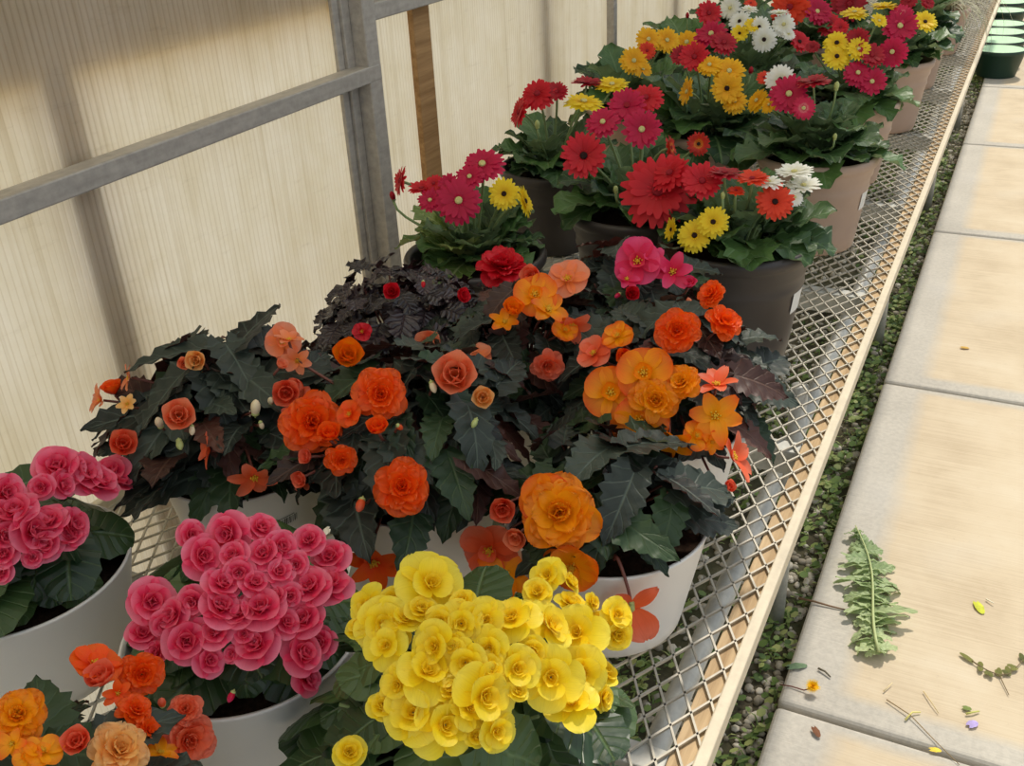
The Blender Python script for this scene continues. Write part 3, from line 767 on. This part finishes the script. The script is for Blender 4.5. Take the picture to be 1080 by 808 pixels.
G(840, 0, .1852, [(190, 130, 160, 'ger_red', RD), (250, 155, 90, 'ger_red', RD), (330, 70, 155, 'ger_yell', PL, 'u'), (500, 40, 145, 'ger_yell', PL, 'u'), (470, 118, 95, 'ger_yell', PL), (590, 148, 195, 'ger_crim', PL), (600, 85, 135, 'ger_pink', PL), (732, 125, 135, 'ger_yell', D), (230, 245, 155, 'ger_yell', D), (230, 322, 155, 'ger_yell', D), (355, 280, 130, 'ger_yell', PL), (342, 222, 135, 'ger_dred', RD), (430, 315, 145, 'ger_dred', RD), (545, 295, 165, 'ger_crim', PL, 'c'), (350, 415, 155, 'ger_crim', PL, 'd'), (430, 465, 160, 'ger_crim', PL, 'd'), (300, 25, 190, 'ger_dred', RD), (130, 55, 120, 'ger_crim', RD), (40, 60, 90, 'ger_oran', RD), (640, 5, 90, 'ger_dred', RD), (750, 12, 80, 'ger_dred', RD)])

def gerbera(label, x, y, R, H, mat, flowers, group, seed, leafmat='leaf_ger', leaves=34, buds=(), dome=(.19, .25), k_=1.0, tagged=False):
    rng = random.Random(seed)
    root = thing('potted_gerbera', label, 'potted plant', (x, y, ZB + .003), group)
    nursery_pot(root, R, H, M[mat])
    gerbera_foliage(root, H * .90, R, rng, [M[q_] for q_ in leafmat.split()], leaves, k_)
    if tagged: pot_label(root, R, H, -.15, H * .55, .05, .045, False, 'plant_label', True)
    C = V((x, y, ZB + H - .03))
    crown = V((x, y, ZB + H * .9))
    for fl in flowers:
        px, py, dia, col, cm = fl[:5]
        f = fl[5] if len(fl) > 5 else None
        w, ln, hit, nrm = dome_hit(px, py, C, *dome)
        if w.z < ZB + H + .04:                       # a gerbera stands clear of its leaves
            w2 = at(px, py, ZB + H + .04)
            if (w2 - w).length < .25: w = w2
        R_ = dia * depth(w) / FPX / 2
        n = facing(w, nrm, f, rng)
        put_flower(root, w, R_ * 1.12, n, 'ger', col, cm, rng)
        u = w - crown
        stem(root, crown + V((u.x * .25, u.y * .25, 0)), w + n * R_ * .02, n, .0034, M['stem_green'])
    for px, py, dia, col in buds:
        w, ln, hit, nrm = dome_hit(px, py, C, *dome)
        R_ = dia * depth(w) / FPX / 2
        u = w - crown
        put_bud(root, w, R_, (V((0, 0, 1)) + nrm * .3).normalized(), col, rng)
        stem(root, crown + V((u.x * .3, u.y * .3, 0)), w - V((0, 0, R_ * .5)), V((0, 0, 1)), .003, M['stem_green'])
    return root

GB = 'gerberas in black pots'
GT = 'gerberas in tan pots further along the bench'
gerbera('gerbera with crimson, red and yellow flowers in a black pot against the grey wall post', -.965, 1.715, .150, .21, 'black_pot', g1, GB, 31, 'leaf_ger leaf_ger_lit', 46, FL(360, 120, .26, [(210, 340, 55, 'gerred')]), k_=.92)
gerbera('gerbera in a black pot with one coral red daisy facing out below crimson ones', -.72, 2.03, .155, .24, 'black_pot', g2, GB, 32, 'leaf_ger', 46, FL(600, 150, .3093, [(160, 165, 40, 'ger')]))
gerbera('gerbera with red and yellow flowers in the black pot farthest back beside the wall', -1.06, 2.33, .14, .22, 'black_pot', g3, GB, 33, 'leaf_ger', 46, FL(500, 0, K3, [(240, 475, 45, 'ger')]))
gerbera('large black pot of gerbera with red, yellow and orange-red flowers at the bench edge', -.455, 1.875, .155, .25, 'black_pot', g4, GB, 34, 'leaf_ger', 46, FL(600, 150, .3093, [(525, 185, 36, 'ger')]), k_=.95, tagged=True)

back = [  # x, y, label
    (-.43, 2.56, 'gerbera with white and crimson flowers in the nearest tan pot at the bench edge'),
    (-.765, 2.72, 'gerbera with golden flowers beside the nearest tan pot, towards the wall'),
    (-.455, 3.14, 'gerbera with yellow and crimson flowers in the second tan pot along the bench edge'),
    (-1.08, 2.98, 'gerbera with gold and red flowers close to the far wall post'),
    (-.80, 3.36, 'gerbera with a patch of white flowers in the middle row of pots'),
    (-.425, 3.80, 'gerbera with red and yellow flowers in the third tan pot along the bench edge'),
    (-1.09, 3.62, 'gerbera with one gold and one red flower beyond the far wall post'),
    (-.80, 4.02, 'gerbera with a big orange-red flower in the middle row of pots'),
    (-.43, 4.50, 'gerbera with broad leaves in the fourth tan pot along the bench edge'),
    (-1.10, 4.30, 'gerbera with a white flower nearest the wall at the top of the photo'),
    (-.82, 4.70, "dark red flowered gerbera in the middle row at the photo's top edge"),
]
bud_list = {0: FL(780, 60, .1732, [(590, 185, 75, 'ger'), (580, 492, 60, 'ger')]), 1: FL(700, 0, .16667, [(550, 455, 70, 'gerred')]), 6: FL(700, 0, .16667, [(150, 105, 55, 'gerred')])}
assign = {i: [] for i in range(len(back))}
assign[0] = list(g5)
for f in GF:
    best = None
    for i, (x, y, lb) in enumerate(back):
        w_, ln, hit, nrm = dome_hit(f[0], f[1], V((x, y, ZB + .21)), .19, .27)
        sc_ = (0 if hit else 10 * (ln - 1) + 1, (w_ - EYE).length)
        if best is None or sc_ < best[0]: best = (sc_, i)
    assign[2 if best[1] == 0 else best[1]].append(f)
for i, (x, y, lb) in enumerate(back):
    gerbera(lb, x, y, .15, .24, 'tan_pot', assign[i], GT, 50 + i, 'leaf_ger', 46, bud_list.get(i, ()), (.19, .27), 1.08 if x > -.6 else 1.22, i == 0)

# drooping grass plant at the far end
root = thing('potted_grass', 'arching grey-green grass plant at the far end of the bench', 'potted plant', (-.40, 5.25, ZB + .003))
nursery_pot(root, .14, .2, M['tan_pot'])
mb = MB(); rng = random.Random(8)
for k in range(90):
    az = rng.uniform(0, 6.28); el = rng.uniform(.6, 1.4); Lb = rng.uniform(.3, .5)
    d = sph(az, el); p = V((math.cos(az) * .04, math.sin(az) * .04, .17)); a = el; rows = []
    sd = V((-math.sin(az), math.cos(az), 0))
    for i in range(9):
        ww = .004 * (1 - i / 9)
        rows.append([mb.vert(p - sd * ww, (0, i / 8), rng.random()), mb.vert(p + sd * ww, (1, i / 8), .5)])
        p = p + sph(az, a) * (Lb / 8); a -= rng.uniform(.25, .4)
    mb.grid(rows)
mb.build('foliage', plain('grey_green_blade', (150, 148, 116), .6), root)

# ------------------------------------------------------------------ bench
bench = thing('plant_bench', 'long low bench of pale expanded metal mesh holding the flower pots', 'bench', (-.75, 3.0, -.05))
BO = V((-.75, 3.0, -.05))
X0, X1, Y0, Y1 = -1.27, -.200, -.25, 8.6
mb = MB()
dx, dy = .034, .058          # diamond
nx = int((X1 - X0) / dx); ny = int((Y1 - Y0) / dy)
hw, hz = .00135, .0018
for c in range(nx * 2 + 1):
    # one zigzag strand per half-diamond column, running along Y
    xa = X0 + c * dx / 2
    if c % 2: continue
    for sgn in (1, -1):
        prev = None
        for i in range(ny * 2 + 1):
            x = xa + (dx / 2 * sgn if i % 2 else 0)
            x = min(max(x, X0), X1)
            y = Y0 + i * dy / 2
            z = ZB - .002 - BO.z
            q = (x - BO.x, y - BO.y)
            cur = [mb.vert((q[0] - hw * 1.25, q[1], z - hz)), mb.vert((q[0] + hw * 1.25, q[1], z - hz)), mb.vert((q[0] + hw * 1.25, q[1], z + hz)), mb.vert((q[0] - hw * 1.25, q[1], z + hz))]
            if prev:
                for k in range(4):
                    mb.face((prev[k], prev[(k + 1) % 4], cur[(k + 1) % 4], cur[k]))
            prev = cur
mb.build('mesh_top', M['mesh'], bench, smooth=False)
def bpart(name, mat, x0, y0, z0, x1, y1, z1, bev=.002):
    m_ = MB(); m_.box(x0 - BO.x, y0 - BO.y, z0 - BO.z, x1 - BO.x, y1 - BO.y, z1 - BO.z)
    return bevelmod(m_.build(name, mat, bench, smooth=False), bev)
bpart('edge_rail', M['rail'], -.2045, Y0, .628, -.1885, Y1, .657)
bpart('edge_batten', M['batten'], -.238, Y0, .590, -.2045, Y1, .634)
bpart('edge_rail', M['rail'], -1.285, Y0, .600, -1.27, Y1, .658)
for y in (.80, 1.55, 2.27, 2.95, 3.75, 4.5, 5.25, 6.0, 6.75, 7.5, 8.25):
    bpart('cross_bar', M['galv'], -1.27, y - .018, .585, -.2385, y + .018, .634)
for x in (-.335, -1.12):
    m_ = MB(); m_.tube([V((x - BO.x, Y0 - BO.y, .34 - BO.z)), V((x - BO.x, Y1 - BO.y, .34 - BO.z))], .021, n=14)
    m_.build('lower_pipe', M['galv'], bench)
for y in (.28, 1.86, 3.44, 5.02, 6.6, 8.2):
    for x in (-.300, -1.16):
        m_ = MB(); m_.tube([V((x - BO.x, y - BO.y, 0.0)), V((x - BO.x, y - BO.y, .59 - BO.z))], .018, n=14)
        m_.build('leg', M['galv'], bench)

# ------------------------------------------------------------------ walkway
SX = -.2333; SY0 = .978352 * 1.6 - 1.508710; SS = .942943 * 1.6
for i in range(0, 9):
    m_ = MB(); m_.box(0, .006, -.12, 1.75, SS - .006, 0)
    o = m_.build('floor', M['concrete'], None, (SX, SY0 + i * SS, 0), False)
    struct(o); bevelmod(o, .012, 3)
m_ = MB(); m_.box(-1.40, -1.5, -.30, 6, 16, -.05)
g = struct(m_.build('floor', M['ground'], None, smooth=False))
m_ = MB(); m_.box(-9, -4, -.30, -1.42, 16, -.06)
struct(m_.build('floor', M['yard'], None, smooth=False))

# ------------------------------------------------------------------ wall
def panel(name, y0, y1, z0, z1, x=-1.345):
    mb = MB(); n = int((y1 - y0) / .0125) * 4; rows = [[], []]
    for i in range(n + 1):
        y = y0 + (y1 - y0) * i / n
        xx = x + .0006 * math.cos(i * PI / 2)
        rows[0].append(mb.vert((xx, y, z0))); rows[1].append(mb.vert((xx, y, z1)))
    mb.grid(rows)
    return struct(mb.build(name, M['panel']))
posts = [.30, 1.885, 3.45, 4.95, 6.45, 7.95]
panel('wall_left', -6, .30, -.05, 2.75)
for a, b in zip(posts, posts[1:]):
    panel('wall_left', a, b, -.05, 2.75 if a != 1.885 else 1.30)
panel('wall_left', 7.95, 12, -.05, 2.75)
tn = [0]
def trim(mat, x0, y0, z0, x1, y1, z1, bev=.003):
    tn[0] += 1
    m_ = MB(); m_.box(x0, y0, z0, x1, y1, z1)
    return bevelmod(struct(m_.build('trim_%d' % tn[0], mat, None, smooth=False)), bev)
for y in posts:
    if y < 3:
        trim(M['alu'], -1.338, y - .012, -.05, -1.288, y + .036, 2.75)      # square post
        trim(M['alu'], -1.340, y - .040, -.05, -1.322, y - .0125, 2.75, .002)  # glazing channel
        trim(M['alu'], -1.340, y - .062, -.05, -1.330, y - .0405, 2.75, .002)
    else:
        trim(M['alu'], -1.340, y - .016, -.05, -1.312, y + .016, 2.75, .002)
trim(M['alu'], -1.330, -1.4, 1.150, -1.2875, 1.921, 1.186)
for (a, b) in ((1.921, 3.438),):
    trim(M['alu'], -1.3255, a, 1.275, -1.290, b, 1.312)
trim(M['alu'], -1.340, 3.486, 1.35, -1.296, 12, 1.386)
# a grey metal panel above the second bay's rail
trim(M['galv'], -1.350, 1.90, 1.313, -1.340, 3.44, 2.75)
# timber uprights and girt outside the sheets
trim(M['stud'], -1.40, 1.072, -.05, -1.353, 1.138, 1.304)
trim(M['stud'], -1.3435, 2.135, -.05, -1.326, 2.212, 2.75)
trim(M['stud'], -1.42, 2.9, -.05, -1.372, 2.97, 2.75)
trim(M['stud'], -1.42, 4.2, -.05, -1.372, 4.28, 2.75)
trim(M['stud'], -1.405, -1.4, 1.305, -1.367, 1.86, 1.62)
trim(M['alu'], -1.36, -6, 2.75, -1.29, 12, 2.81)
# added sheet, out of view, its edge placed to shade the bench
mb = MB(); rows = [[mb.vert((-1.6, y, 2.7)), mb.vert((-.22, y, 3.0))] for y in (-6, 12)]
mb.grid(rows)
struct(mb.build('added_shade_sheet', M['panel']))

# ------------------------------------------------------------------ grass and gravel
mb = MB(); rng = random.Random(21)
def clump(x, y, h, n):
    for k in range(n):
        az = rng.uniform(0, 6.28); r = rng.uniform(0, .02)
        b = V((x + r * math.cos(az), y + r * math.sin(az), -.052))
        tn_ = rng.random()
        if rng.random() < .45:
            d = sph(az, rng.uniform(.5, 1.3)); L = h * rng.uniform(.6, 1.3)
            sd = V((-math.sin(az), math.cos(az), 0)) * .0022
            m1 = b + d * L * .6; t1 = m1 + sph(az, .1) * L * .4
            i = [mb.vert(q, (0, 0), tn_) for q in (b - sd, b + sd, m1 - sd * .8, m1 + sd * .8, t1)]
            mb.face((i[0], i[1], i[3], i[2])); mb.face((i[2], i[3], i[4]))
        else:
            c = b + V((0, 0, h * rng.uniform(.3, 1.0))) + V((math.cos(az), math.sin(az), 0)) * .008
            rr = rng.uniform(.005, .010)
            nrm = (V((0, 0, 1)) + sph(rng.uniform(0, 6), 0) * .5).normalized(); a = nrm.orthogonal().normalized(); bb = nrm.cross(a)
            i = [mb.vert(c + a * rr * math.cos(q) * 1.3 + bb * rr * math.sin(q), (0, 0), tn_) for q in (0, 1.05, 2.1, 3.14, 4.2, 5.25)]
            mb.face(tuple(i))
for k in range(5200):
    y = .55 + 8.5 * rng.random() ** 1.7
    x = -.245 - rng.random() ** 1.3 * .75
    dens = math.sin(y * 2.3 + 1.2) + math.sin(x * 9 + y * 1.1) + (1.2 if y < 1.9 else 0)
    if dens < rng.uniform(-1.4, 1.2): continue
    clump(x, y, .035 if x > -.42 else .028, 7)
t = NT('weedy_grass')
a_ = t.n('ShaderNodeAttribute', _attribute_name='tone').outputs['Fac']
c = t.ramp(a_, [(0, (76, 104, 52)), (.6, (132, 158, 84)), (1, (190, 196, 126))])
go = mb.build('grass', t.done(t.transl(t.princ(c, .6), c, .3)), None, smooth=False)
go['kind'] = 'stuff'; go['label'] = 'low green weeds growing under the bench and along the path'
go['category'] = 'grass'
mb = MB()
for k in range(4200):
    y = .6 + 7.5 * rng.random() ** 1.5
    x = -.245 - rng.random() ** 1.6 * .5
    r = rng.uniform(.004, .012)
    c = V((x, y, -.05 + r * .3)); tn_ = rng.random()
    sx, sy, sz = rng.uniform(.7, 1.4), rng.uniform(.7, 1.4), rng.uniform(.5, .9); a = rng.uniform(0, 6)
    rows = []
    for (q, zz) in ((.15, 1), (.75, .75), (1, .1), (.8, -.6)):
        rows.append([mb.vert(c + V((r * q * sx * math.cos(a + k2 * 1.047), r * q * sy * math.sin(a + k2 * 1.047), r * zz * sz)), (0, 0), tn_) for k2 in range(6)])
    for i in range(3):
        for k2 in range(6):
            mb.face((rows[i][k2], rows[i + 1][k2], rows[i + 1][(k2 + 1) % 6], rows[i][(k2 + 1) % 6]))
    mb.face(tuple(rows[0]))
t = NT('grey_gravel')
a_ = t.n('ShaderNodeAttribute', _attribute_name='tone').outputs['Fac']
go = mb.build('gravel', t.done(t.princ(t.ramp(a_, [(0, (130, 122, 106)), (.6, (184, 176, 160)), (1, (222, 214, 198))]), .9, 0, .2)))
go['kind'] = 'stuff'; go['label'] = 'small grey stones between the bench and the path'; go['category'] = 'gravel'

# ------------------------------------------------------------------ things on the walkway
# the curled weed leaf
A_, B_ = at(901, 563, .004), at(932, 697, .004)
ax = (B_ - A_); Lw = ax.length; ax.normalize(); sx_ = V((-ax.y, ax.x, 0))   # tip -> base
root = thing('weed_leaf', 'large curled toothed green weed leaf lying on the path', 'leaf', (A_ + B_) / 2)
o0 = (A_ + B_) / 2
mb = MB(); rng = random.Random(9)
nl = 24
for k in range(nl):
    t_ = (k + .5) / nl
    env = .010 + .070 * math.sin(PI * min(1, (.03 + t_ * .87)) ** 1.15) + .012 * math.sin(k * 2.1)
    c = A_ + ax * (Lw * t_) + sx_ * (.014 * math.sin(t_ * 5)) + V((0, 0, .012)) - o0
    for sg in (-1, 1):
        for rep_ in range(2):
            d = (sx_ * sg + ax * rng.uniform(-.7, .45)).normalized()
            d = (d + V((0, 0, rng.uniform(-.05, .55)))).normalized()
            nrm = (V((0, 0, 1)) + ax * rng.uniform(-1.0, .6) + sx_ * rng.uniform(-.4, .4)).normalized()
            leaf(mb, c + V((0, 0, rng.uniform(0, .006))), d, nrm, env * rng.uniform(.45, 1.15), rng.uniform(.008, .016), 'crisp', rng.uniform(.3, 1.5), min(1, .15 + .7 * t_ * rng.uniform(.6, 1.2)), rng, 8, 3)
M['weed'] = leaf_mat('weed_leaf', (136, 164, 112), (206, 220, 164), (214, 224, 184), (180, 198, 150), .5, .3, 4, .1)
mb.build('lobes', M['weed'], root)
mb = MB(); mb.tube([A_ + ax * (Lw * q) + sx_ * (.014 * math.sin(q * 5)) + V((0, 0, .026)) - o0 for q in [i / 12 for i in range(13)]], .0015, .004, 6)
mb.build('midrib', plain('pale_midrib', (176, 188, 130), .5), root)
# twig from the joint to the leaf
def twig(name, label, pts, r, col):
    P_ = [at(x, y, .005) for x, y in pts]
    mb = MB(); o0 = P_[0]
    mb.tube([p - o0 + V((0, 0, .002 * math.sin(i * 1.7))) for i, p in enumerate(P_)], r, r * .6, 5)
    return tag(mb.build(name, plain('dry_' + name + str(len(bpy.data.materials)), col, .8), None, o0), label, 'twig')
twig('twig', 'thin brown stalk lying from the grass to the curled weed leaf', [(842, 631), (858, 635), (875, 639), (893, 643)], .003, (120, 92, 66))
twig('straw', 'long thin dry straw crossing the nearest joint of the path', [(935, 738), (960, 755), (985, 780), (1012, 806)], .0014, (150, 128, 92))
twig('straw', 'short pale straw beside the long thin straw on the path', [(932, 729), (941, 721)], .0014, (226, 208, 160))
twig('straw', 'straight pale straw between the weed leaf and the purple petal', [(974, 729), (982, 741), (990, 752)], .0014, (220, 200, 150))
twig('straw', 'pale yellow straw with a kink next to the joint line', [(955, 759), (962, 752), (971, 751)], .0022, (226, 216, 130))
twig('twig', 'short dark twig beside the dandelion on the path border', [(863, 705), (870, 709), (876, 714)], .0028, (98, 92, 74))
twig('straw', 'yellowish straw beside the purple petal', [(1019, 753), (1026, 752), (1033, 750)], .0026, (196, 196, 110))
twig('straw', 'short white straw above the chartreuse leaf scrap', [(1040, 632), (1048, 637)], .0022, (236, 230, 206))

# dandelion
c = at(857, 724, .018)
root = thing('dandelion', 'yellow dandelion flower lying on the edge of the path', 'flower', (c.x, c.y, 0))
fm = MB(); rng = random.Random(2)
for ring, (n, L, pt) in enumerate(((22, 1.0, .1), (20, .8, .5), (16, .6, .85), (10, .4, 1.2))):
    for k in range(n):
        petal(fm, 2 * PI * k / n + ring * .2, L * rng.uniform(.85, 1.1), .085, pt, .1, -.05, .02, .02 * ring, ring / 4, 3, 1, 'ger')
o = fm.build('flower', petal_mat('dandelion_petal', (240, 170, 10), (250, 196, 20), (252, 214, 40)), root, (0, 0, .018))
o.scale = (.0155,) * 3; o.rotation_euler = (.35, .2, 0)
mb = MB(); q = [at(x, y, z) - V((c.x, c.y, 0)) for x, y, z in ((822, 722, .003), (835, 724, .004), (848, 728, .005))]
mb.tube(q + [V((0, 0, .014))], .0014, .0014, 6); mb.build('flower_stem', M['stem_red'], root)

def scrap(name, label, px, py, L, W, ang, col, cat='leaf', z=.006):
    c = at(px, py, 0); mb = MB(); rng = random.Random(int(px))
    leaf(mb, V((-L / 2 * math.cos(ang), -L / 2 * math.sin(ang), z)), V((math.cos(ang), math.sin(ang), .15)), V((0, 0, 1)), L, W, 'round', .4, .5, rng, 6, 2)
    return tag(mb.build(name, plain(name + str(int(px)), col, .7, 0, .3, .2, 90), None, c), label, cat)
scrap('leaf_scrap', 'small grey-green leaf scrap near the dandelion', 842, 704, .040, .009, .6, (104, 128, 96))
scrap('leaf_scrap', 'chartreuse leaf scrap alone on the right of the path', 1033, 643, .036, .010, -1.1, (196, 200, 60))
scrap('leaf_scrap', 'green leaf scrap touching the yellowish straw', 1020, 749, .016, .006, .2, (116, 132, 66))
scrap('petal', 'tiny purple petal on the path', 1026, 765, .022, .009, .9, (176, 160, 214), 'petal')
scrap('petal', 'tiny yellow petal in the path joint', 987, 793, .020, .006, .3, (236, 206, 70), 'petal')
scrap('dry_bud', 'brown dried bud on the nearest path slab', 861, 775, .024, .007, -.9, (120, 76, 48), 'bud', .008)
scrap('leaf_scrap', 'tiny orange scrap on the middle slab far up the path', 1018, 368, .026, .008, .2, (200, 160, 70))
# sprig at the right
pts = [at(x, y, .006) for x, y in ((1025, 697), (1034, 703), (1043, 708), (1054, 712), (1064, 711), (1072, 704), (1079, 696))]
o0 = pts[3]
root = thing('sprig', 'wilted green sprig curving on the path at the right edge', 'sprig', o0)
mb = MB(); mb.tube([p - o0 for p in pts], .0016, .001, 5); mb.tube([V((0, 0, 0)), at(1064, 733, .004) - o0], .0012, .0008, 5)
mb.build('stalk', plain('brown_stalk', (116, 100, 70), .7), root)
mb = MB(); rng = random.Random(6)
for i, p in enumerate(pts):
    for k in range(2 if i else 1):
        az = rng.uniform(0, 6.28)
        leaf(mb, p - o0, sph(az, .3) if i else (pts[0] - pts[1]) + V((0, 0, .004)), V((0, 0, 1)), rng.uniform(.014, .022) if i else .03, .006, 'round', .3, rng.random(), rng, 5, 2)
mb.build('leaves', leaf_mat('sprig_leaf', (84, 92, 44), (140, 140, 70), (150, 150, 90), (130, 130, 70), .6), root)

# green nursery pots along the path
for i, (px, py, lb) in enumerate(((1055, 51, 'nearest dark green pot with a mint top, standing on the path'), (1055, 42, 'second dark green pot with a mint top in the row on the path'), (1057, 34, 'third dark green pot with a mint top in the row on the path'), (1058, 24, 'fourth dark green pot with a mint top in the row on the path'), (1060, 10, 'fifth dark green pot with a mint top in the row on the path'), (1062, 1, 'sixth dark green pot with a mint top in the row on the path'))):
    Hh = .185; R = .172
    c = at(px, py, Hh)
    if i: c.y = max(c.y, prev_y + .36)
    prev_y = c.y
    root = thing('nursery_pot', lb, 'plant pot', (c.x, c.y, .001), 'green nursery pots in a row on the path')
    mb = MB()
    mb.lathe([(0, .0), (R * .72, 0), (R * .74, .006), (R * .95, Hh - .03), (R * .98, Hh - .028), (R, Hh - .02), (R, Hh - .002), (R * .985, Hh), (R * .96, Hh - .002), (R * .95, Hh - .02), (R * .72, .012)], 44)
    mb.build('pot', M['green_pot'], root)
    mb = MB(); r = mb.lathe([(R * .955, Hh - .006), (R * .8, Hh - .005), (R * .3, Hh - .004)], 44); mb.face(tuple(r[-1]))
    mb.build('lid', M['mint'], root)

# ------------------------------------------------------------------ light
wd = bpy.data.worlds.new('sky'); SC.world = wd; wd.use_nodes = True
bg = wd.node_tree.nodes['Background']
bg.inputs[0].default_value = (.86, .93, 1.0, 1); bg.inputs[1].default_value = .84
sun = bpy.data.lights.new('sun', 'SUN'); sun.energy = 3.25; sun.color = (1.0, .92, .80); sun.angle = math.radians(4)
so = bpy.data.objects.new('sun', sun); COL.objects.link(so)
el, az = math.radians(56), math.radians(4)          # stands ahead of the camera, along the bench
sd_ = V((math.sin(az) * math.cos(el), math.cos(az) * math.cos(el), math.sin(el)))
so.rotation_mode = 'QUATERNION'; so.rotation_quaternion = sd_.to_track_quat('Z', 'Y')
so.location = (0, 4, 6)

SC.view_settings.view_transform = 'Standard'
SC.view_settings.look = 'None'
SC.view_settings.exposure = 0.0
SC.view_settings.gamma = 1
SC.view_settings.use_curve_mapping = False
SC.cycles.use_denoising = True
SC.cycles.max_bounces = 8
SC.cycles.diffuse_bounces = 4
SC.cycles.transmission_bounces = 6
SC.cycles.caustics_reflective = False
